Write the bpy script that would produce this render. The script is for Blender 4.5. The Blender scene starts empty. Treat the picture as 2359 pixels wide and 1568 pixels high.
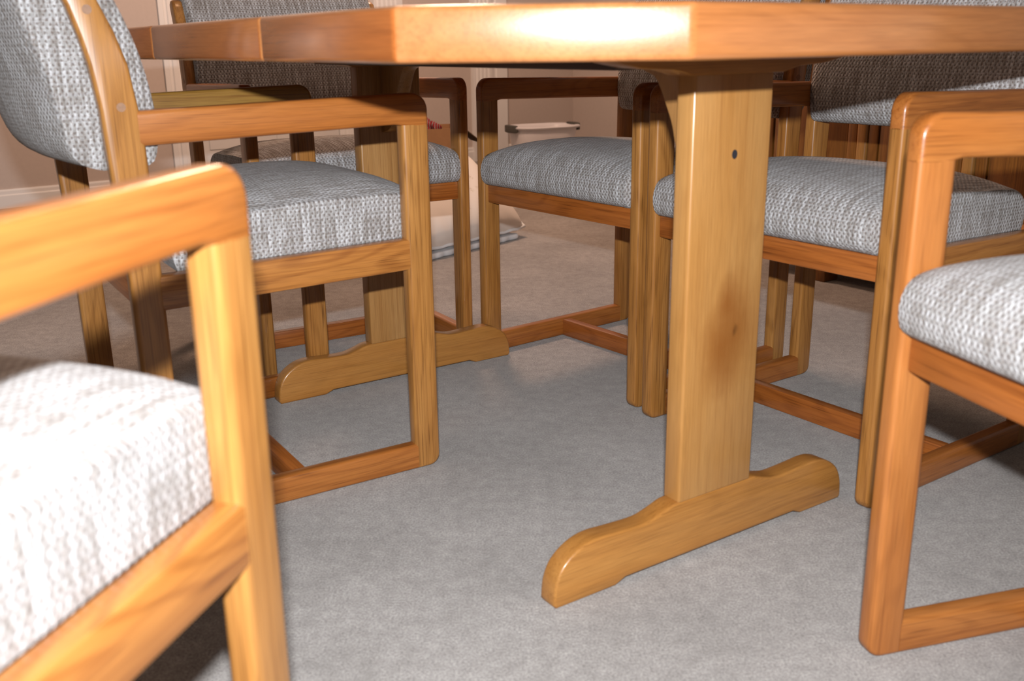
import bpy, bmesh, math, random
from mathutils import Vector, Matrix
random.seed(7)
scene = bpy.context.scene
C = scene.collection

# ------------------------------------------------------------------ camera
FPX, PITCH, ROLL, CH = 2274.7, 0.2915, -0.0135, 0.72
cam_d = bpy.data.cameras.new('camera')
cam = bpy.data.objects.new('camera', cam_d); C.objects.link(cam)
cam_d.sensor_fit = 'HORIZONTAL'; cam_d.sensor_width = 23.2
cam_d.lens = FPX * 23.2 / 2359.0
cam_d.clip_start = 0.02
cs, sn, cr, sr = math.cos(PITCH), math.sin(PITCH), math.cos(ROLL), math.sin(ROLL)
FWD = Vector((0, cs, -sn)); UP0 = Vector((0, sn, cs)); X0 = Vector((1, 0, 0))
RGT = X0 * cr + UP0 * sr; UPV = UP0 * cr - X0 * sr
cam.matrix_world = Matrix(((RGT.x, UPV.x, -FWD.x, 0), (RGT.y, UPV.y, -FWD.y, 0), (RGT.z, UPV.z, -FWD.z, CH), (0, 0, 0, 1)))
cam_d.dof.use_dof = True; cam_d.dof.focus_distance = 2.3; cam_d.dof.aperture_fstop = 3.9
scene.camera = cam

# ------------------------------------------------------------------ light
scene.view_settings.view_transform = 'Standard'
scene.view_settings.look = 'None'
scene.view_settings.exposure = 0.0
scene.view_settings.gamma = 1.0
scene.view_settings.use_curve_mapping = False
world = bpy.data.worlds.new('world'); scene.world = world; world.use_nodes = True
bg = world.node_tree.nodes['Background']
bg.inputs[0].default_value = (1.0, 0.90, 0.82, 1); bg.inputs[1].default_value = 0.15

# the camera's own pop-up flash: a small window above and a little behind the lens
fl = bpy.data.lights.new('camera_flash', 'AREA'); fl.shape = 'RECTANGLE'; fl.size = 0.035; fl.size_y = 0.014
fl.energy = 1.0; fl.color = (0.965, 0.985, 1.02)
fl.use_nodes = True
nt = fl.node_tree; em = nt.nodes['Emission']
fo = nt.nodes.new('ShaderNodeLightFalloff'); fo.inputs['Strength'].default_value = 46.0; fo.inputs['Smooth'].default_value = 0.25
nt.links.new(fo.outputs['Quadratic'], em.inputs['Strength'])
flo = bpy.data.objects.new('camera_flash', fl); C.objects.link(flo)
flo.matrix_world = Matrix.Translation(UPV * 0.108 - FWD * 0.05) @ cam.matrix_world

def lamp(name, loc, watts, col, radius):
    l = bpy.data.lights.new(name, 'POINT'); l.energy = watts; l.color = col; l.shadow_soft_size = radius
    o = bpy.data.objects.new(name, l); C.objects.link(o); o.location = loc
    return o
lamp('ceiling_lamp', (-.35, 2.25, 2.3), 24, (1.0, 0.57, 0.33), 0.18)
lamp('hall_lamp', (-.35, 4.0, 2.4), 185, (1.0, 0.64, 0.45), 0.2)

# ------------------------------------------------------------------ materials
def new_mat(name):
    m = bpy.data.materials.new(name); m.use_nodes = True
    b = m.node_tree.nodes['Principled BSDF']
    return m, m.node_tree, b
def plain(name, col, rough=0.5, spec=0.5, noise=0.0, nscale=40, bump=0.0):
    m, t, b = new_mat(name)
    b.inputs['Base Color'].default_value = (*col, 1); b.inputs['Roughness'].default_value = rough
    b.inputs['Specular IOR Level'].default_value = spec
    if noise or bump:
        tc = t.nodes.new('ShaderNodeTexCoord'); n = t.nodes.new('ShaderNodeTexNoise')
        n.inputs['Scale'].default_value = nscale; n.inputs['Detail'].default_value = 4
        t.links.new(tc.outputs['Object'], n.inputs['Vector'])
        if noise:
            r = t.nodes.new('ShaderNodeValToRGB')
            r.color_ramp.elements[0].position = .3; r.color_ramp.elements[1].position = .7
            r.color_ramp.elements[0].color = (*[c * (1 - noise) for c in col], 1)
            r.color_ramp.elements[1].color = (*[min(1, c * (1 + noise)) for c in col], 1)
            t.links.new(n.outputs['Fac'], r.inputs[0]); t.links.new(r.outputs[0], b.inputs['Base Color'])
        if bump:
            bp = t.nodes.new('ShaderNodeBump'); bp.inputs['Strength'].default_value = bump; bp.inputs['Distance'].default_value = .002
            t.links.new(n.outputs['Fac'], bp.inputs['Height']); t.links.new(bp.outputs[0], b.inputs['Normal'])
    return m
def mixrgb(t, kind, fac, a, b):
    n = t.nodes.new('ShaderNodeMix'); n.data_type = 'RGBA'; n.blend_type = kind
    def put(sock, v):
        if isinstance(v, (int, float)): sock.default_value = v
        elif isinstance(v, tuple): sock.default_value = (*v, 1)
        else: t.links.new(v, sock)
    put(n.inputs[0], fac); put(n.inputs[6], a); put(n.inputs[7], b)
    return n.outputs[2]
def ramp(t, src, p0, p1, c0=(0, 0, 0), c1=(1, 1, 1)):
    r = t.nodes.new('ShaderNodeValToRGB')
    r.color_ramp.elements[0].position = p0; r.color_ramp.elements[1].position = p1
    r.color_ramp.elements[0].color = (*c0, 1); r.color_ramp.elements[1].color = (*c1, 1)
    t.links.new(src, r.inputs[0]); return r.outputs[0]
def math_n(t, op, a, b=None, c=None):
    n = t.nodes.new('ShaderNodeMath'); n.operation = op
    for i, v in enumerate((a, b, c)):
        if v is None: continue
        if isinstance(v, (int, float)): n.inputs[i].default_value = v
        else: t.links.new(v, n.inputs[i])
    return n.outputs[0]
def wood(name, axis, light, mid, dark, rough=0.33, pores=0.55, rings=0.5, coat=0.25, knot=None):
    """oak-like: broad figure, growth rings stretched along the grain axis, fine dark pore dashes"""
    m, t, b = new_mat(name)
    tc = t.nodes.new('ShaderNodeTexCoord'); oi = t.nodes.new('ShaderNodeObjectInfo')
    off = math_n(t, 'MULTIPLY', oi.outputs['Random'], 37.0)
    cb = t.nodes.new('ShaderNodeCombineXYZ')
    for i in range(3): t.links.new(off, cb.inputs[i])
    add = t.nodes.new('ShaderNodeVectorMath'); add.operation = 'ADD'
    t.links.new(tc.outputs['Object'], add.inputs[0]); t.links.new(cb.outputs[0], add.inputs[1])
    ai = 'xyz'.index(axis)
    def mapped(along, across):
        mp = t.nodes.new('ShaderNodeMapping')
        s = [across] * 3; s[ai] = along
        mp.inputs['Scale'].default_value = s
        t.links.new(add.outputs[0], mp.inputs['Vector']); return mp.outputs[0]
    def noise(vec, scale, detail=3, rough_=.55, dist=0.0):
        n = t.nodes.new('ShaderNodeTexNoise'); n.inputs['Scale'].default_value = scale
        n.inputs['Detail'].default_value = detail; n.inputs['Roughness'].default_value = rough_
        n.inputs['Distortion'].default_value = dist
        t.links.new(vec, n.inputs['Vector']); return n.outputs['Fac']
    broad = noise(mapped(2.2, 16), 1.0, 3)
    col = mixrgb(t, 'MIX', ramp(t, broad, .33, .68), mid, light)
    # growth rings: sine of a warped across-grain distance
    warp = noise(mapped(1.6, 9), 1.0, 2)
    ring = math_n(t, 'SINE', math_n(t, 'MULTIPLY', warp, 75.0))
    ringm = math_n(t, 'MULTIPLY', ramp(t, math_n(t, 'MULTIPLY_ADD', ring, .5, .5), .55, 1.0), rings)
    col = mixrgb(t, 'MIX', math_n(t, 'MULTIPLY', ringm, .42), col, dark)
    stk = noise(mapped(2.2, 250), 1.0, 2, .6)
    col = mixrgb(t, 'MIX', math_n(t, 'MULTIPLY', ramp(t, stk, .50, .68), .22 + .35 * pores), col, dark)
    pore = noise(mapped(11, 620), 1.0, 1, .5)
    porem = math_n(t, 'MULTIPLY', ramp(t, pore, .58, .72), math_n(t, 'MULTIPLY_ADD', ringm, .45, pores * .6))
    col = mixrgb(t, 'MIX', porem, col, tuple(c * .55 for c in dark))
    fine = noise(mapped(30, 900), 1.0, 1)
    col = mixrgb(t, 'MULTIPLY', .35, col, ramp(t, fine, .3, .7, (.72, .72, .72), (1.15, 1.15, 1.15)))
    if knot:
        for (kx, kz, kr, eye) in knot:
            sv = t.nodes.new('ShaderNodeSeparateXYZ'); t.links.new(tc.outputs['Object'], sv.inputs[0])
            wob = noise(mapped(22, 22), 1.0, 3)
            dx = math_n(t, 'SUBTRACT', sv.outputs[0], kx)
            dz = math_n(t, 'MULTIPLY', math_n(t, 'SUBTRACT', sv.outputs[2], kz), .62)
            d = math_n(t, 'SQRT', math_n(t, 'ADD', math_n(t, 'MULTIPLY', dx, dx), math_n(t, 'MULTIPLY', dz, dz)))
            d = math_n(t, 'ADD', d, math_n(t, 'MULTIPLY', math_n(t, 'SUBTRACT', wob, .5), kr * .55))
            k1 = ramp(t, d, kr * .15, kr * 1.2, (.7, .7, .7), (0, 0, 0))
            col = mixrgb(t, 'MIX', k1, col, (.23, .075, .012))
            if not eye: continue
            k2 = ramp(t, d, kr * .03, kr * .16, (1, 1, 1), (0, 0, 0))
            col = mixrgb(t, 'MIX', k2, col, (.05, .02, .006))
    t.links.new(col, b.inputs['Base Color'])
    b.inputs['Roughness'].default_value = rough
    b.inputs['Specular IOR Level'].default_value = .45
    b.inputs['Coat Weight'].default_value = coat; b.inputs['Coat Roughness'].default_value = .16
    bp = t.nodes.new('ShaderNodeBump'); bp.inputs['Strength'].default_value = .12; bp.inputs['Distance'].default_value = .0006
    t.links.new(pore, bp.inputs['Height']); t.links.new(bp.outputs[0], b.inputs['Normal'])
    return m
def fabric(name):
    m, t, b = new_mat(name)
    uv = t.nodes.new('ShaderNodeUVMap'); uv.uv_map = 'UVMap'
    n0 = t.nodes.new('ShaderNodeTexNoise'); n0.inputs['Scale'].default_value = 55; n0.inputs['Detail'].default_value = 2
    t.links.new(uv.outputs[0], n0.inputs['Vector'])
    mx = t.nodes.new('ShaderNodeVectorMath'); mx.operation = 'MULTIPLY_ADD'
    t.links.new(n0.outputs['Color'], mx.inputs[0]); mx.inputs[1].default_value = (.006, .006, 0); t.links.new(uv.outputs[0], mx.inputs[2])
    s = t.nodes.new('ShaderNodeSeparateXYZ'); t.links.new(mx.outputs[0], s.inputs[0])
    wu, wv_ = 2 * math.pi / .0080, 2 * math.pi / .0114
    su = math_n(t, 'SINE', math_n(t, 'MULTIPLY', s.outputs[0], wu)); sv = math_n(t, 'SINE', math_n(t, 'MULTIPLY', s.outputs[1], wv_))
    chk = math_n(t, 'MULTIPLY', su, sv)                       # basket weave: over / under
    def streak(sc, seed):
        mp = t.nodes.new('ShaderNodeMapping'); mp.inputs['Scale'].default_value = sc; mp.inputs['Location'].default_value = (seed, seed, 0)
        t.links.new(uv.outputs[0], mp.inputs['Vector'])
        n = t.nodes.new('ShaderNodeTexNoise'); n.inputs['Scale'].default_value = 1; n.inputs['Detail'].default_value = 2
        t.links.new(mp.outputs[0], n.inputs['Vector']); return n.outputs['Fac']
    warp_y = streak((150, 14, 1), 3.1); weft_y = streak((9, 210, 1), 8.7); speck = streak((330, 330, 1), 1.3)
    col = mixrgb(t, 'MIX', ramp(t, warp_y, .40, .62), (.27, .255, .24), (.49, .495, .50))
    col = mixrgb(t, 'MIX', math_n(t, 'MULTIPLY', ramp(t, weft_y, .45, .66), .45), col, (.50, .50, .52))
    col = mixrgb(t, 'MULTIPLY', .75, col, ramp(t, math_n(t, 'MULTIPLY_ADD', su, .5, .5), .25, .75, (.74, .72, .70), (1.12, 1.12, 1.12)))
    col = mixrgb(t, 'MIX', math_n(t, 'MULTIPLY', ramp(t, speck, .50, .66), .5), col, (.21, .155, .125))
    gaps = ramp(t, math_n(t, 'MULTIPLY_ADD', speck, 1.0, chk), .92, 1.32)
    col = mixrgb(t, 'MIX', math_n(t, 'MULTIPLY', gaps, .66), col, (.11, .08, .066))
    t.links.new(col, b.inputs['Base Color'])
    b.inputs['Roughness'].default_value = .92; b.inputs['Specular IOR Level'].default_value = .12
    b.inputs['Sheen Weight'].default_value = .15; b.inputs['Sheen Roughness'].default_value = .5
    bp = t.nodes.new('ShaderNodeBump'); bp.inputs['Strength'].default_value = .8; bp.inputs['Distance'].default_value = .0016
    hgt = math_n(t, 'MULTIPLY_ADD', chk, -.5, math_n(t, 'MULTIPLY', speck, .8))
    t.links.new(hgt, bp.inputs['Height']); t.links.new(bp.outputs[0], b.inputs['Normal'])
    return m
def carpet(name):
    m, t, b = new_mat(name)
    tc = t.nodes.new('ShaderNodeTexCoord')
    def noise(sc, det=3, rough_=.6):
        n = t.nodes.new('ShaderNodeTexNoise'); n.inputs['Scale'].default_value = sc; n.inputs['Detail'].default_value = det
        n.inputs['Roughness'].default_value = rough_
        t.links.new(tc.outputs['Object'], n.inputs['Vector']); return n.outputs['Fac']
    fine = noise(300, 5, .85); mid_ = noise(42, 4, .7); big = noise(3.4, 4)
    col = ramp(t, fine, .33, .67, (.092, .079, .069), (.53, .49, .455))
    col = mixrgb(t, 'MULTIPLY', .6, col, ramp(t, mid_, .32, .68, (.62, .58, .55), (1.22, 1.22, 1.22)))
    col = mixrgb(t, 'MULTIPLY', .55, col, ramp(t, big, .36, .64, (.72, .69, .66), (1.2, 1.2, 1.2)))
    t.links.new(col, b.inputs['Base Color'])
    b.inputs['Roughness'].default_value = .95; b.inputs['Specular IOR Level'].default_value = .05
    b.inputs['Sheen Weight'].default_value = .35; b.inputs['Sheen Roughness'].default_value = .45
    bp = t.nodes.new('ShaderNodeBump'); bp.inputs['Strength'].default_value = .6; bp.inputs['Distance'].default_value = .003
    t.links.new(fine, bp.inputs['Height']); t.links.new(bp.outputs[0], b.inputs['Normal'])
    return m

M = {}
YL, YM, YD = (0.425, 0.197, 0.052), (0.350, 0.145, 0.031), (0.168, 0.057, 0.010)        # golden oak
OL, OM, OD = (0.420, 0.154, 0.036), (0.350, 0.111, 0.020), (0.154, 0.037, 0.006)     # redder oak
M['post'] = wood('oak_upright', 'z', YL, YM, YD, pores=.9)
M['arm_gold'] = wood('oak_arm_gold', 'y', (.36, .20, .045), (.30, .155, .03), YD, pores=.7)
M['post_red'] = wood('oak_upright_red', 'z', (.44, .165, .042), (.38, .125, .026), OD, pores=.3, rings=.3)
M['backpost'] = wood('oak_back_post', 'z', YL, YM, YD, rings=.7)
M['arm'] = wood('oak_arm', 'y', OL, OM, OD, rings=.45)
M['side'] = wood('oak_side_rail', 'y', (0.427, 0.177, 0.042), (0.364, 0.134, 0.026), OD, rings=.8)
M['runner'] = wood('oak_runner', 'y', (0.378, 0.134, 0.029), (0.315, 0.097, 0.016), OD)
M['cross'] = wood('oak_cross_rail', 'x', (0.378, 0.120, 0.024), (0.315, 0.088, 0.014), OD, rings=.7)
M['tpost'] = wood('pedestal_post_oak', 'z', (0.448, 0.231, 0.072), (0.399, 0.185, 0.048), (0.238, 0.088, 0.017), pores=.12, rings=.25,
                  knot=((0.021, .331, .05, True), (-.004, .305, .04, False), (.006, .375, .022, False)))
M['tpost2'] = wood('pedestal_post_oak_plain', 'z', (0.420, 0.219, 0.074), (0.371, 0.180, 0.053), (0.238, 0.091, 0.019), pores=.5, rings=.2)
M['tfoot'] = wood('pedestal_foot_oak', 'x', (0.420, 0.191, 0.046), (0.371, 0.151, 0.030), (0.189, 0.066, 0.012), pores=.3, rings=.25)
M['ttop'] = wood('tabletop_oak', 'x', (0.434, 0.180, 0.060), (0.378, 0.137, 0.038), (0.210, 0.063, 0.014), rough=.30, pores=.2, rings=.35, coat=.8)
M['tside'] = wood('tabletop_oak_long', 'y', (0.420, 0.142, 0.036), (0.364, 0.108, 0.023), (0.196, 0.051, 0.010), rough=.26, pores=.2, rings=.35, coat=.5)
M['rail_dark'] = plain('table_slide_dark', (.055, .035, .030), .45)
M['plug'] = plain('dowel_plug', (.25, .125, .06), .5, noise=.15, nscale=300)
M['fabric'] = fabric('grey_tweed')
M['carpet'] = carpet('beige_carpet')
M['wall'] = plain('wall_paint', (.54, .465, .42), .85, .2, noise=.02, nscale=60, bump=.05)
M['trim'] = plain('white_trim_paint', (.78, .77, .76), .45, .4)
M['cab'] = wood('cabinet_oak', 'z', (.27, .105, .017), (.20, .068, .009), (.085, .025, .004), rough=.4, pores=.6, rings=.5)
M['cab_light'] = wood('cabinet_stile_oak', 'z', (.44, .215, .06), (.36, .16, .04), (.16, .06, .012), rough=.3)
M['hole'] = plain('dark_hole', (.02, .02, .025), .6)
M['plastic'] = plain('white_plastic', (.80, .77, .78), .4)
M['grip'] = plain('grey_grip', (.075, .07, .06), .6)
M['card'] = plain('cardboard', (.36, .20, .10), .85, .2, noise=.06, nscale=30)
M['card_in_shade'] = plain('cardboard_inner_shade', (.10, .065, .04), .9, .1)  # same cardboard darkened: the flap's shadow side is put into its colour

# ------------------------------------------------------------------ mesh helpers
def finish(bm, mat, name, sharp=40, smooth=True):
    bmesh.ops.recalc_face_normals(bm, faces=bm.faces)
    me = bpy.data.meshes.new(name); bm.to_mesh(me); bm.free()
    if smooth:
        for p in me.polygons: p.use_smooth = True
        me.set_sharp_from_angle(angle=math.radians(sharp))
    me.materials.append(mat)
    return me
def obj(name, me, parent=None):
    o = bpy.data.objects.new(name, me); C.objects.link(o); o.parent = parent; return o
def tag(o, label=None, cat=None, group=None, kind=None):
    if label: o['label'] = label
    if cat: o['category'] = cat
    if group: o['group'] = group
    if kind: o['kind'] = kind
    return o
def empty(name, loc=(0, 0, 0), rz=0):
    o = bpy.data.objects.new(name, None); C.objects.link(o); o.location = loc; o.rotation_euler = (0, 0, rz)
    o.empty_display_size = .1; return o
def prism(profile, a0, a1, axis='x', bevel=.005, seg=3, all_edges=False, skip=None):
    """extrude a 2D outline between a0 and a1 along an axis; round the two rims.
    axis x: outline is (y,z); y: (x,z); z: (x,y)"""
    bm = bmesh.new()
    def P(u, v, a): return {'x': (a, u, v), 'y': (u, a, v), 'z': (u, v, a)}[axis]
    r0 = [bm.verts.new(P(u, v, a0)) for u, v in profile]; r1 = [bm.verts.new(P(u, v, a1)) for u, v in profile]
    n = len(profile)
    f0 = bm.faces.new(r0); f1 = bm.faces.new(r1[::-1])
    for i in range(n): bm.faces.new((r0[i], r0[(i + 1) % n], r1[(i + 1) % n], r1[i]))
    bmesh.ops.recalc_face_normals(bm, faces=bm.faces)
    if bevel:
        ed = list(bm.edges) if all_edges else [e for e in bm.edges if f0 in e.link_faces or f1 in e.link_faces]
        if skip:
            ed = [e for e in ed if not skip((e.verts[0].co + e.verts[1].co) / 2)]
        bmesh.ops.bevel(bm, geom=ed, offset=bevel, segments=seg, profile=.5, affect='EDGES', clamp_overlap=True)
    return bm
def rect(u0, u1, v0, v1): return [(u0, v0), (u1, v0), (u1, v1), (u0, v1)]
def box(x0, x1, y0, y1, z0, z1, bevel=.004, seg=2):
    return prism(rect(x0, x1, y0, y1), z0, z1, 'z', bevel, seg, all_edges=True)
def arc(cx, cy, r, a0, a1, n=6):
    return [(cx + r * math.cos(math.radians(a0 + (a1 - a0) * i / n)), cy + r * math.sin(math.radians(a0 + (a1 - a0) * i / n))) for i in range(n + 1)]
def catmull(pts, n=4):
    out = []
    P = [pts[0]] + list(pts) + [pts[-1]]
    for i in range(1, len(P) - 2):
        p0, p1, p2, p3 = P[i - 1], P[i], P[i + 1], P[i + 2]
        for k in range(n):
            s = k / n
            out.append(tuple(.5 * (2 * p1[j] + (p2[j] - p0[j]) * s + (2 * p0[j] - 5 * p1[j] + 4 * p2[j] - p3[j]) * s * s + (3 * p1[j] - p0[j] - 3 * p2[j] + p3[j]) * s ** 3) for j in range(len(p1))))
    out.append(tuple(pts[-1])); return out
def loft_pad(profile_at, hw, nx=28, shear=0.0, round_end=.006):
    """upholstered pad: an outline in (y,z) lofted across x, flat side panels, UVs in metres"""
    bm = bmesh.new(); uvl = bm.loops.layers.uv.new('UVMap')
    xs = [-hw + 2 * hw * i / nx for i in range(nx + 1)]
    rings = []
    for x in xs:
        pr = profile_at(x)
        rings.append([bm.verts.new((x, y, z + shear * y)) for y, z in pr])
    n = len(rings[0])
    ref = profile_at(0); acc = [0.]
    for i in range(n): 
        a, b_ = ref[i], ref[(i + 1) % n]; acc.append(acc[-1] + math.hypot(a[0] - b_[0], a[1] - b_[1]))
    for i in range(nx):
        for j in range(n):
            k = (j + 1) % n
            f = bm.faces.new((rings[i][j], rings[i][k], rings[i + 1][k], rings[i + 1][j]))
            for lp, (u, v) in zip(f.loops, ((xs[i], acc[j]), (xs[i], acc[j + 1]), (xs[i + 1], acc[j + 1]), (xs[i + 1], acc[j]))): lp[uvl].uv = (u, v)
    for ring, sgn in ((rings[0], -1), (rings[-1], 1)):
        cy = sum(v.co.y for v in ring) / n; cz = sum(v.co.z for v in ring) / n
        inner = [bm.verts.new((v.co.x + sgn * .005, cy + (v.co.y - cy) * .93, cz + (v.co.z - cz) * .93)) for v in ring]
        for j in range(n):
            k = (j + 1) % n
            f = bm.faces.new((ring[j], ring[k], inner[k], inner[j]))
            for lp in f.loops: lp[uvl].uv = (lp.vert.co.y + .31, lp.vert.co.z + .17)
        f = bm.faces.new(inner)
        for lp in f.loops: lp[uvl].uv = (lp.vert.co.y + .31, lp.vert.co.z + .17)
    return bm

# ------------------------------------------------------------------ the room
WANG = math.radians(38.5)
WD = Vector((math.cos(WANG), math.sin(WANG), 0)); WN = Vector((math.sin(WANG), -math.cos(WANG), 0))   # along the far wall / into the room
WP = Vector((-2.423, 4.68, 0)) - WN * .014
def wall_frame(name): 
    return empty(name, WP, WANG)          # local x along the wall, local -y into the room
fm = finish(box(-6, 6, -3, 10, -.05, 0, 0), M['carpet'], 'floor', smooth=False)
tag(obj('floor', fm), kind='structure')
def on_far_wall(o): o.location = WP; o.rotation_euler = (0, 0, WANG); return o
SC = 3.67
w = on_far_wall(obj('wall_back', finish(box(-2.6, SC + .12, 0, .12, 0, 2.6, 0), M['wall'], 'wall_back', smooth=False))); tag(w, kind='structure')
w = on_far_wall(obj('wall_side', finish(box(SC, SC + .12, -5.2, 0, 0, 2.6, 0), M['wall'], 'wall_side', smooth=False))); tag(w, kind='structure')
# stepped skirting: a board with a moulded cap
bprof = [(0, 0), (0, .089), (-.006, .089), (-.009, .081), (-.009, .066), (-.014, .060), (-.014, 0)]
for i, (s0, s1, nm) in enumerate(((-2.6, .862, 'baseboard_left'), (1.965, 2.105, 'baseboard_middle'), (2.30, 2.805, 'baseboard_back'), (3.075, SC, 'baseboard_right'))):
    b = on_far_wall(obj(nm, finish(prism(bprof, s0, s1, 'x', 0), M['trim'], nm, smooth=False))); tag(b, kind='structure')
b = on_far_wall(obj('baseboard_side', finish(prism([(SC + u, v) for u, v in bprof], -5.2, -.014, 'y', 0), M['trim'], 'baseboard_side', smooth=False))); tag(b, kind='structure')
# door with moulded casings, mostly behind the end chair
def casing(nm, s0, s1, h):
    wd = s1 - s0
    pr = [(s0, 0), (s0, -.014), (s0 + wd * .25, -.018), (s0 + wd * .30, -.012), (s0 + wd * .42, -.012), (s0 + wd * .47, -.018), (s0 + wd * .72, -.018),
          (s0 + wd * .76, -.012), (s0 + wd * .9, -.012), (s0 + wd * .93, -.016), (s1, -.016), (s1, 0)]
    o = on_far_wall(obj(nm, finish(prism(pr, 0, h, 'z', 0), M['trim'], nm, smooth=False))); tag(o, kind='structure'); return o
casing('trim_1', .862, .958, 2.14); casing('trim_2', 1.845, 1.965, 2.14)
d = on_far_wall(obj('door_1', finish(box(.960, 1.843, -.006, -.0005, .012, 2.08, .002), M['trim'], 'door_1'))); tag(d, kind='structure')
for (u0, u1, v0, v1) in ((1.06, 1.35, .2, .95), (1.45, 1.74, .2, .95), (1.06, 1.35, 1.08, 1.95), (1.45, 1.74, 1.08, 1.95)):
    p = obj('door_panel', finish(prism(rect(u0, u1, v0, v1), -.012, -.006, 'y', .004, 2), M['trim'], 'door_panel'), d)
hb = on_far_wall(obj('trim_5', finish(box(.862, 1.965, -.018, 0, 2.09, 2.2, .003), M['trim'], 'trim_5'))); tag(hb, kind='structure')
# fluted pilaster casings
def pilaster(nm, s0, s1, plain_from):
    pr = [(s0, 0), (s0, -.028)]
    x = s0 + .014; fl_n = 0
    while x + .030 < plain_from:
        pr += [(x, -.028)] + [(x + .011 - .011 * math.cos(math.radians(a)), -.028 + .011 * math.sin(math.radians(a))) for a in (35, 70, 110, 145)] + [(x + .022, -.028)]
        x += .0305
    pr += [(plain_from, -.028), (plain_from + .006, -.022), (plain_from + .02, -.022), (plain_from + .026, -.03), (s1, -.03), (s1, 0)] if s1 - plain_from > .03 else [(s1, -.028), (s1, 0)]
    o = on_far_wall(obj(nm, finish(prism(pr, 0, 2.3, 'z', 0), M['trim'], nm, sharp=50))); tag(o, kind='structure')
pilaster('trim_3', 2.105, 2.30, 2.295)
pilaster('trim_4', 2.805, 3.075, 2.965)

# ------------------------------------------------------------------ table
TX, TY, PHI = .2842, 1.3281, .5939
TA, TB, TC1, TC2, ZB, ZT, SEP = .5264, .2618, .2099, .182, .7034, .7555, .9661
PW, PQ, FH = .0725, .0165, .0938
def to_world(a, b, z=0):
    return Vector((TX + a * math.cos(PHI) - b * math.sin(PHI), TY + a * math.sin(PHI) + b * math.cos(PHI), z))
table = tag(empty('dining_table', (TX, TY, 0), PHI), 'large oak trestle dining table with clipped corners on two pedestals', 'table')
FAR = SEP + TB; S1, S2 = .266, .748
end_near = [(-TA, -TB + TC2), (-TA + TC1, -TB), (TA - TC1, -TB), (TA, -TB + TC2), (TA, S1), (-TA, S1)]
leaf = rect(-TA, TA, S1 + .0006, S2 - .0006)
end_far = [(-TA, S2), (TA, S2), (TA, FAR - TC2), (TA - TC1, FAR), (-TA + TC1, FAR), (-TA, FAR - TC2)]
for nm, pr in (('tabletop_half', end_near), ('table_leaf', leaf), ('tabletop_half', end_far)):
    me = finish(prism(pr, ZB, ZT, 'z', .0055, 3, all_edges=True), M['ttop'], nm, sharp=60)
    me.materials.append(M['tside'])
    for p in me.polygons:                                     # the long edges show length-wise boards
        if abs(p.normal.x) > .75: p.material_index = 1
    obj(nm, me, table)
def foot_profile():
    top = catmull([(-.292, .006), (-.289, .034), (-.277, .058), (-.252, .076), (-.222, .0835), (-.18, .0815), (-.135, .080), (-.108, .0855), (-.086, .0925), (-.075, FH)], 4)
    top += [(-a, z) for a, z in reversed(top)]
    bot = [(.288, 0), (.195, 0), (.178, .0075), (-.168, .0075), (-.186, 0), (-.288, 0)]
    return top + bot
beam = [(-.215, .7032), (.215, .7032), (.205, .697), (.165, .690), (.115, .687), (.095, .683), (.083, .6795), (-.083, .6795), (-.095, .683), (-.115, .687), (-.165, .690), (-.205, .697)]
brk = catmull([(.150, .700), (.142, .683), (.119, .675), (.106, .661), (.087, .627), (.079, .610), (.072, .587), (.060, .566), (.042, .552), (PQ - .001, .546)], 3) + [(PQ - .001, .700)]
for k, yb in enumerate((0, SEP)):
    ped = obj('pedestal_post', finish(prism(rect(-PW, PW, -PQ, PQ), FH - .002, .690, 'z', .004, 3, all_edges=True), M['tpost'] if k == 0 else M['tpost2'], 'pedestal_post'), table)
    ped.location = (0, yb, 0)
    ft = obj('pedestal_foot', finish(prism(foot_profile(), -PQ, PQ, 'y', .004, 3), M['tfoot'], 'pedestal_foot'), table); ft.location = (0, yb, 0)
    bm_ = obj('support_beam', finish(prism(beam, -.024, .024, 'y', .003, 2), M['tfoot'], 'support_beam'), table); bm_.location = (0, yb, 0)
    s = 1 if k == 0 else -1
    br = obj('corner_bracket', finish(prism([(u * s, v) for u, v in brk], -.021, .010, 'x', .003, 2), M['tpost2'], 'corner_bracket'), table); br.location = (0, yb, 0)
    plug = prism([(.0048 * math.cos(i * math.pi / 10), .577 + .0062 * math.sin(i * math.pi / 10)) for i in range(20)], -PQ - .0006, -PQ + .004, 'y', 0)
    pg = obj('bolt_hole', finish(plug, M['hole'], 'bolt_hole'), table); pg.location = (.004, yb, 0)
for x in (-.15, .15):
    r = obj('slide_rail', finish(box(x - .018, x + .018, .026, SEP - .026, .687, ZB, .002), M['rail_dark'], 'slide_rail'), table)

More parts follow.
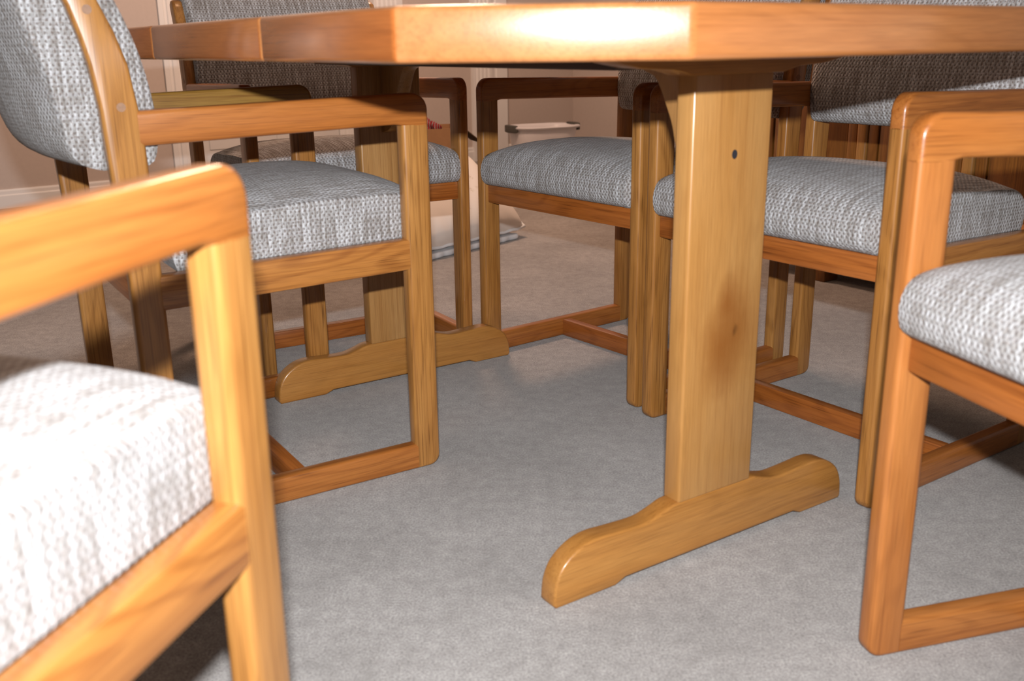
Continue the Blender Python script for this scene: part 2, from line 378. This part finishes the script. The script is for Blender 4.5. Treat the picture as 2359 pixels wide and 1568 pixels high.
# ------------------------------------------------------------------ chairs
HW, T_, P_ = .2645, .0265, .047
A0, A1, ASL = .5965, .6475, .0205
S0, S1c, SSL = .3615, .4135, .0229
RH = .0462
XI = HW - T_
def mesh_chair():
    m = {}
    lp = arc(-.02, .02, .02, 0, -90, 6) + [(-P_, 0), (-P_, A0 + .001), (0, A0 + .001)]
    bpf = [(-.443, 0), (-.443, .45), (-.4445, .588), (-.448, .639), (-.4555, .70), (-.468, .742), (-.485, .783), (-.500, .815), (-.507, .827), (-.518, .833), (-.531, .832), (-.540, .824), (-.539, .812),
           (-.525, .775), (-.514, .735), (-.5065, .70), (-.4995, .64), (-.497, .576), (-.4935, .50), (-.489, .40)] + arc(-.469, .02, .0195, 180, 270, 6)
    z1 = A1 - ASL * .445; z0 = A0 - ASL * .445 + .002
    ap = [(0, A0)] + arc(-.027, A1 - .027, .027, 0, 90, 7) + [(-.22, A1 - ASL * .2), (-.452, z1), (-.452, z0), (-.070, A0 + .002), (-.060, A0 + .0022), (-.053, A0 + .0015), (-P_, A0)]
    sr_ = [(-P_ + .004, S0 - SSL * P_), (-P_ + .004, S1c - SSL * P_), (-.447, S1c - SSL * .443), (-.447, S0 - SSL * .443)]
    for sgn, nm in ((1, 'R'), (-1, 'L')):
        a, b = sorted((sgn * HW, sgn * XI))
        m['front_leg', nm] = finish(prism(lp, a, b, 'x', .0062, 3, skip=lambda c: c.z > A0), M['post'], 'front_leg')
        m['back_leg', nm] = finish(prism(bpf, a, b, 'x', .006, 3), M['backpost'], 'back_leg')
        m['armrest', nm] = finish(prism(ap, a - .0002, b + .0002, 'x', .0062, 3, skip=lambda c: c.y < -.45 or (c.z < A0 + .0004 and c.y > -P_ - .001)), M['arm'], 'armrest')
        m['side_rail', nm] = finish(prism(sr_, a + .0005, b - .0005, 'x', .0045, 2, skip=lambda c: c.y > -P_ + .003 or c.y < -.446), M['side'], 'side_rail')
        m['floor_runner', nm] = finish(prism(rect(-.447, -P_ + .004, 0, RH), a + .0003, b - .0003, 'x', .006, 3, skip=lambda c: c.y > -P_ + .003 or c.y < -.446), M['runner'], 'floor_runner')
        for i, (yy, zz) in enumerate(((-.500, .771), (-.472, .644))):
            xo = sgn * HW
            pl = prism([(yy + .0062 * math.cos(k * math.pi / 8), zz + .0062 * math.sin(k * math.pi / 8)) for k in range(16)], *sorted((xo - sgn * .002, xo + sgn * .0004)), 'x', 0)
            m['dowel_plug', nm + str(i)] = finish(pl, M['plug'], 'dowel_plug')
    m['front_rail', ''] = finish(box(-XI, XI, -.034, -.0113, .3672, .4125, .003), M['cross'], 'front_rail')
    m['back_rail', ''] = finish(box(-XI, XI, -.477, -.453, S0 - .01, S1c - .01, .003), M['cross'], 'back_rail')
    m['stretcher', ''] = finish(box(-XI, XI, -.266, -.242, .0008, .0434, .003), M['cross'], 'stretcher')
    hw = .2345
    def seat_p(x):
        c = max(0, 1 - (abs(x) / hw) ** 4); zt = .4925 + .027 * c; k = zt - .470
        fw = .0105 + .006 * c ** .5
        pts = [(-.006, .4098), (fw - .004, .421), (fw, .446), (fw - .009, .470), (fw - .030, .470 + k * .52), (-.062, .470 + k * .83), (-.12, zt - .002), (-.2, zt), (-.28, zt - .003),
               (-.345, .470 + k * .80), (-.388, .470 + k * .42), (-.412, .462), (-.420, .437), (-.414, .4098)]
        return catmull(pts, 3)
    sm = finish(loft_pad(seat_p, hw, 30, SSL), M['fabric'], 'seat_cushion', sharp=48)
    m['seat_cushion', ''] = sm
    hb = .2365
    def back_p(x):
        c = max(0, 1 - (abs(x) / hb) ** 2.2); f = .012 * c; r = .052 * c
        pts = [(-.452, .5575), (-.430 + f * .5, .566), (-.4215 + f, .600), (-.4225 + f, .645), (-.4335 + f, .71), (-.455 + f, .775), (-.480 + f, .825), (-.500 + f * .6, .852), (-.525, .866),
               (-.556, .864), (-.580 - r * .4, .845), (-.586 - r * .75, .80), (-.575 - r * .85, .74), (-.560 - r * .9, .69), (-.551 - r * .85, .635), (-.543 - r * .7, .592), (-.528 - r * .5, .568), (-.500 - r * .2, .5575)]
        return catmull(pts, 3)
    m['backrest', ''] = finish(loft_pad(back_p, hb, 26), M['fabric'], 'backrest', sharp=48)
    return m
CM = mesh_chair()
CHAIRS = [
    (-.4320, .7519, 1.2847, 'oak armchair pulled out and turned askew, its grey tweed seat clear of the tabletop'),
    (-.2718, 1.8621, .5624, 'oak armchair tucked squarely under the table edge that shows the leaf seams'),
    (-.3213, 2.2246, -1.0267, 'oak armchair at the table end in front of the white door'),
    (.0855, 2.1026, 3.8018, 'oak armchair on the cabinet side of the table, nearest the floor pillow'),
    (.4075, 1.6390, 3.7532, 'oak armchair with its back to the dark cabinet, beside the pedestal with a knot'),
    (.4889, .8027, 3.4102, 'oak armchair set askew at the table end, front leg touching the chair before the cabinet'),
]
for (x, y, an, lab) in CHAIRS:
    root = tag(empty('dining_chair', (x, y, 0), an - math.pi / 2), lab, 'chair', 'oak armchairs around the table')
    for (nm, _), me in CM.items():
        o = obj(nm, me, root)
        if lab.startswith('oak armchair tucked') and (nm, _) == ('armrest', 'L'):
            o.material_slots[0].link = 'OBJECT'; o.material_slots[0].material = M['arm_gold']
        if lab.startswith('oak armchair set askew') and nm in ('front_leg', 'floor_runner'):      # this one is cut from redder stock
            o.material_slots[0].link = 'OBJECT'; o.material_slots[0].material = M['post_red' if nm == 'front_leg' else 'arm']

# ------------------------------------------------------------------ cabinet behind the chairs (local x along its front, -y towards the table)
cab = tag(empty('cabinet', to_world(1.488, .984), PHI - math.pi / 2), 'dark brown oak cabinet with framed doors on short feet', 'cabinet')
# local +x = table -b (towards the viewer's right), local +y = table +a (backwards)
CX0, CX1, CDP, CHT = -.285, 1.02, .42, .86
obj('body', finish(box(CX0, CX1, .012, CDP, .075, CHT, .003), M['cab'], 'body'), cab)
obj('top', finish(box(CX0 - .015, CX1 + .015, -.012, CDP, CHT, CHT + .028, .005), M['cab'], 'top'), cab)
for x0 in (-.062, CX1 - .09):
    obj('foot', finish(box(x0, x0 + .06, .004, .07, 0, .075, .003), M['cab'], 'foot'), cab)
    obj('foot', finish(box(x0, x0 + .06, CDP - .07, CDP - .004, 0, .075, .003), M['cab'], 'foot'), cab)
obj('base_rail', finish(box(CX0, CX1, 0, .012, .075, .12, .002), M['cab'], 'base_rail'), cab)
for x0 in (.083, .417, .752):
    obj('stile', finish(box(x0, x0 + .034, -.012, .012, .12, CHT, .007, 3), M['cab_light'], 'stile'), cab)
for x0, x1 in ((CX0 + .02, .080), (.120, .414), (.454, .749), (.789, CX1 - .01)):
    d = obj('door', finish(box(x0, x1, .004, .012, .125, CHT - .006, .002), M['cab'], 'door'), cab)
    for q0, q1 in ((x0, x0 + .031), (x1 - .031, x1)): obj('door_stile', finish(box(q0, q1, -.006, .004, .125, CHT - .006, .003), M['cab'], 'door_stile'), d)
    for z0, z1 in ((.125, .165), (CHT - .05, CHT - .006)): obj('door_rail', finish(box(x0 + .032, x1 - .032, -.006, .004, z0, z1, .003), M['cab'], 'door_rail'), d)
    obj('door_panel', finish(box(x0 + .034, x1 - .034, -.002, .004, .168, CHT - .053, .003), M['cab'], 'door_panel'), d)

# ------------------------------------------------------------------ laundry tub
tub = tag(empty('laundry_tub', (.206, 6.2, 0), WANG - .2), 'white plastic laundry tub with dark grey grips by the far wall', 'tub')
def tub_mesh():
    bm = bmesh.new(); N = 40
    def ring(a, b, z):
        out = []
        for i in range(N):
            th = 2 * math.pi * i / N; c_, s_ = math.cos(th), math.sin(th)
            out.append(bm.verts.new((a * math.copysign(abs(c_) ** .62, c_), b * math.copysign(abs(s_) ** .62, s_), z)))
        return out
    R = [ring(.165, .105, 0), ring(.172, .112, .006), ring(.205, .140, .222), ring(.223, .158, .227), ring(.226, .161, .236), ring(.221, .156, .241), ring(.205, .140, .239), ring(.197, .133, .228), ring(.165, .105, .008)]
    for a, b in zip(R, R[1:]):
        for i in range(N): bm.faces.new((a[i], a[(i + 1) % N], b[(i + 1) % N], b[i]))
    bm.faces.new(R[0][::-1]); bm.faces.new(R[-1])
    return finish(bm, M['plastic'], 'tub_body', sharp=60)
obj('tub_body', tub_mesh(), tub)
for s in (-1, 1):
    pr = [(s * .196, -.05), (s * .205, -.062), (s * .222, -.058), (s * .232, -.03), (s * .234, 0), (s * .232, .03), (s * .222, .058), (s * .205, .062), (s * .196, .05)]
    obj('grip', finish(prism([(u * 1.03, v * 1.12) for u, v in pr], .205, .249, 'z', .006, 2), M['grip'], 'grip'), tub)

# ------------------------------------------------------------------ cardboard box with a striped cloth
bx = tag(empty('cardboard_box', (-.445, 5.08, 0), .28), 'open brown cardboard box standing behind the end chair', 'box')
bw, bd, bh, th = .185, .15, .325, .004
bmx = [box(-bw, bw, -bd, -bd + th, 0, bh, 0), box(-bw, bw, bd - th, bd, 0, bh, 0), box(-bw, -bw + th, -bd + th, bd - th, 0, bh, 0), box(bw - th, bw, -bd + th, bd - th, 0, bh, 0)]
for b_ in bmx: obj('box_wall', finish(b_, M['card'], 'box_wall', smooth=False), bx)
obj('box_bottom', finish(box(-bw, bw, -bd, bd, 0, .004, 0), M['card'], 'box_bottom', smooth=False), bx)
fp = prism([(bw, bh), (bw + .105, bh - .085), (bw + .107, bh - .081), (bw + .001, bh + .004)], -bd + .004, bd - .004, 'y', 0)
obj('flap', finish(fp, M['card_in_shade'], 'flap', smooth=False), bx)
fp = prism([(-bw, bh), (-bw - .10, bh - .09), (-bw - .102, bh - .086), (-bw - .001, bh + .004)], -bd + .004, bd - .004, 'y', 0)
obj('flap', finish(fp, M['card'], 'flap', smooth=False), bx)
mcl, t, b = new_mat('striped_cloth')
tc = t.nodes.new('ShaderNodeTexCoord'); wv = t.nodes.new('ShaderNodeTexWave'); wv.inputs['Scale'].default_value = 28; wv.inputs['Distortion'].default_value = 2.5
t.links.new(tc.outputs['Object'], wv.inputs['Vector'])
col = ramp(t, wv.outputs['Fac'], .35, .6, (.30, .012, .015), (.05, .008, .02))
col = mixrgb(t, 'MIX', ramp(t, wv.outputs['Fac'], .90, .95), col, (.5, .4, .38))
t.links.new(col, b.inputs['Base Color']); b.inputs['Roughness'].default_value = .9
bm = bmesh.new(); bmesh.ops.create_icosphere(bm, subdivisions=4, radius=1)
for v in bm.verts:
    n = .12 * math.sin(7 * v.co.x + 3 * v.co.y) + .09 * math.sin(11 * v.co.y + 5 * v.co.z)
    v.co *= 1 + n; v.co.x *= .10; v.co.y *= .085; v.co.z = v.co.z * .055
cl = obj('striped_cloth', finish(bm, mcl, 'striped_cloth', sharp=180))
cl.location = (-.455, 5.06, .318)
tag(cl, 'crumpled dark red striped cloth in the cardboard box', 'cloth')
fil = obj('folded_linen', finish(box(-.17, .17, -.135, .135, .006, .244, .02, 3), plain('linen', (.42, .33, .27), .9), 'folded_linen'))
fil.location = (-.445, 5.08, 0); fil.rotation_euler = (0, 0, .28)
tag(fil, 'folded linen filling the cardboard box under the striped cloth', 'linen')

# ------------------------------------------------------------------ pillow and quilted pad on the carpet
mp_, t, b = new_mat('sprigged_cotton')
tc = t.nodes.new('ShaderNodeTexCoord'); vo = t.nodes.new('ShaderNodeTexVoronoi'); vo.inputs['Scale'].default_value = 15; vo.inputs['Randomness'].default_value = .5
t.links.new(tc.outputs['Object'], vo.inputs['Vector'])
nz = t.nodes.new('ShaderNodeTexNoise'); nz.inputs['Scale'].default_value = 160; t.links.new(tc.outputs['Object'], nz.inputs['Vector'])
spr = math_n(t, 'MULTIPLY', ramp(t, vo.outputs['Distance'], .13, .26, (1, 1, 1), (0, 0, 0)), ramp(t, nz.outputs['Fac'], .47, .56))
col = mixrgb(t, 'MIX', math_n(t, 'MULTIPLY', spr, .55), (.74, .68, .62), (.42, .34, .22))
t.links.new(col, b.inputs['Base Color']); b.inputs['Roughness'].default_value = .9
M['white_cloth'] = plain('white_quilted_cotton', (.72, .74, .76), .9, .2, noise=.08, nscale=25, bump=.5)
def pillow_mesh(w, h, th, nx=36, ny=24):
    bm = bmesh.new(); top, bot = [], []
    for side, store in ((1, top), (-1, bot)):
        for i in range(nx + 1):
            row = []
            for j in range(ny + 1):
                u, v = i / nx * 2 - 1, j / ny * 2 - 1
                e = max(0, (1 - abs(u) ** 3.2)) ** .5 * max(0, (1 - abs(v) ** 3.2)) ** .5
                px = u * w / 2 * (1 - .015 * (1 - v * v) * abs(u) - .03 * (u * v) ** 4); py = v * h / 2 * (1 - .02 * (1 - u * u) * abs(v) - .04 * (u * v) ** 4)
                wr = .006 * math.sin(26 * u + 6 * v) * (abs(v) ** 3) * e
                row.append((px, py, side * (th / 2 * e + wr)))
            store.append(row)
    vt = [[bm.verts.new(p) for p in r] for r in top]
    vb = [[vt[i][j] if i in (0, nx) or j in (0, ny) else bm.verts.new(bot[i][j]) for j in range(ny + 1)] for i in range(nx + 1)]
    for i in range(nx):
        for j in range(ny):
            bm.faces.new((vt[i][j], vt[i + 1][j], vt[i + 1][j + 1], vt[i][j + 1]))
            bm.faces.new((vb[i][j + 1], vb[i + 1][j + 1], vb[i + 1][j], vb[i][j]))
    return bm
Rb = Vector((.063, 3.80, .036)); ed = Vector((-.635, -.772, 0)).normalized(); upv = Vector((-.235, .195, .255)).normalized()
PWd, PHt = .64, .44
ctr = Rb + ed * PWd / 2 + upv * PHt / 2
pil = tag(empty('floor_pillow', (0, 0, 0)), 'pale sprigged pillow with white piping on the carpet beyond the chairs', 'pillow')
xa = -ed; ya = upv; za = xa.cross(ya).normalized(); ya = za.cross(xa).normalized()
pil.matrix_world = Matrix(((xa.x, ya.x, za.x, ctr.x), (xa.y, ya.y, za.y, ctr.y), (xa.z, ya.z, za.z, ctr.z), (0, 0, 0, 1)))
obj('pillow_body', finish(pillow_mesh(PWd, PHt, .15), mp_, 'pillow_body', sharp=180), pil)
bm = bmesh.new()
path = []
for i in range(96):
    q = i / 24; sd = int(q); f = (q - sd) * 2 - 1
    u, v = ((f, -1), (1, f), (-f, 1), (-1, -f))[sd]
    path.append((u * PWd / 2 * (1 - .015 * (1 - v * v) * abs(u) - .03 * (u * v) ** 4), v * PHt / 2 * (1 - .02 * (1 - u * u) * abs(v) - .04 * (u * v) ** 4), .003 * math.sin(i * 1.9)))
rings = []
for i, p in enumerate(path):
    a = Vector(path[(i + 1) % 96]) - Vector(path[i - 1]); n = Vector((0, 0, 1)).cross(a).normalized()
    rings.append([bm.verts.new(Vector(p) + n * .006 * math.cos(k * math.pi / 3) + Vector((0, 0, 1)) * .006 * math.sin(k * math.pi / 3)) for k in range(6)])
for i in range(96):
    for k in range(6): bm.faces.new((rings[i][k], rings[i][(k + 1) % 6], rings[(i + 1) % 96][(k + 1) % 6], rings[(i + 1) % 96][k]))
obj('piping', finish(bm, M['white_cloth'], 'piping', sharp=180), pil)
# quilted pad under it, scalloped edge
bm = bmesh.new(); L, Dp = .62, .40; out = []
for i in range(61):
    x = -L / 2 + L * i / 60; out.append((x, -Dp / 2 - .004 * abs(math.sin(i * math.pi / 5)) + .003 * math.sin(i * .37)))
for j in range(1, 40):
    out.append((L / 2 + .009 * abs(math.sin(j * math.pi / 3)), -Dp / 2 + Dp * j / 40))
out += [(L / 2, Dp / 2), (-L / 2, Dp / 2)]
bm.free()
pad = obj('quilted_pad', finish(prism(out, 0.001, .022, 'z', .008, 3), M['white_cloth'], 'quilted_pad', sharp=60))
pc = Vector((.020, 3.765, 0)) + ed * (L / 2) + Vector((-.772, .635, 0)) * (Dp / 2 - .012)
pad.location = pc; pad.rotation_euler = (0, 0, math.atan2(-ed.y, -ed.x))
tag(pad, 'thin white quilted pad with scalloped edge lying under the pillow', 'pad')
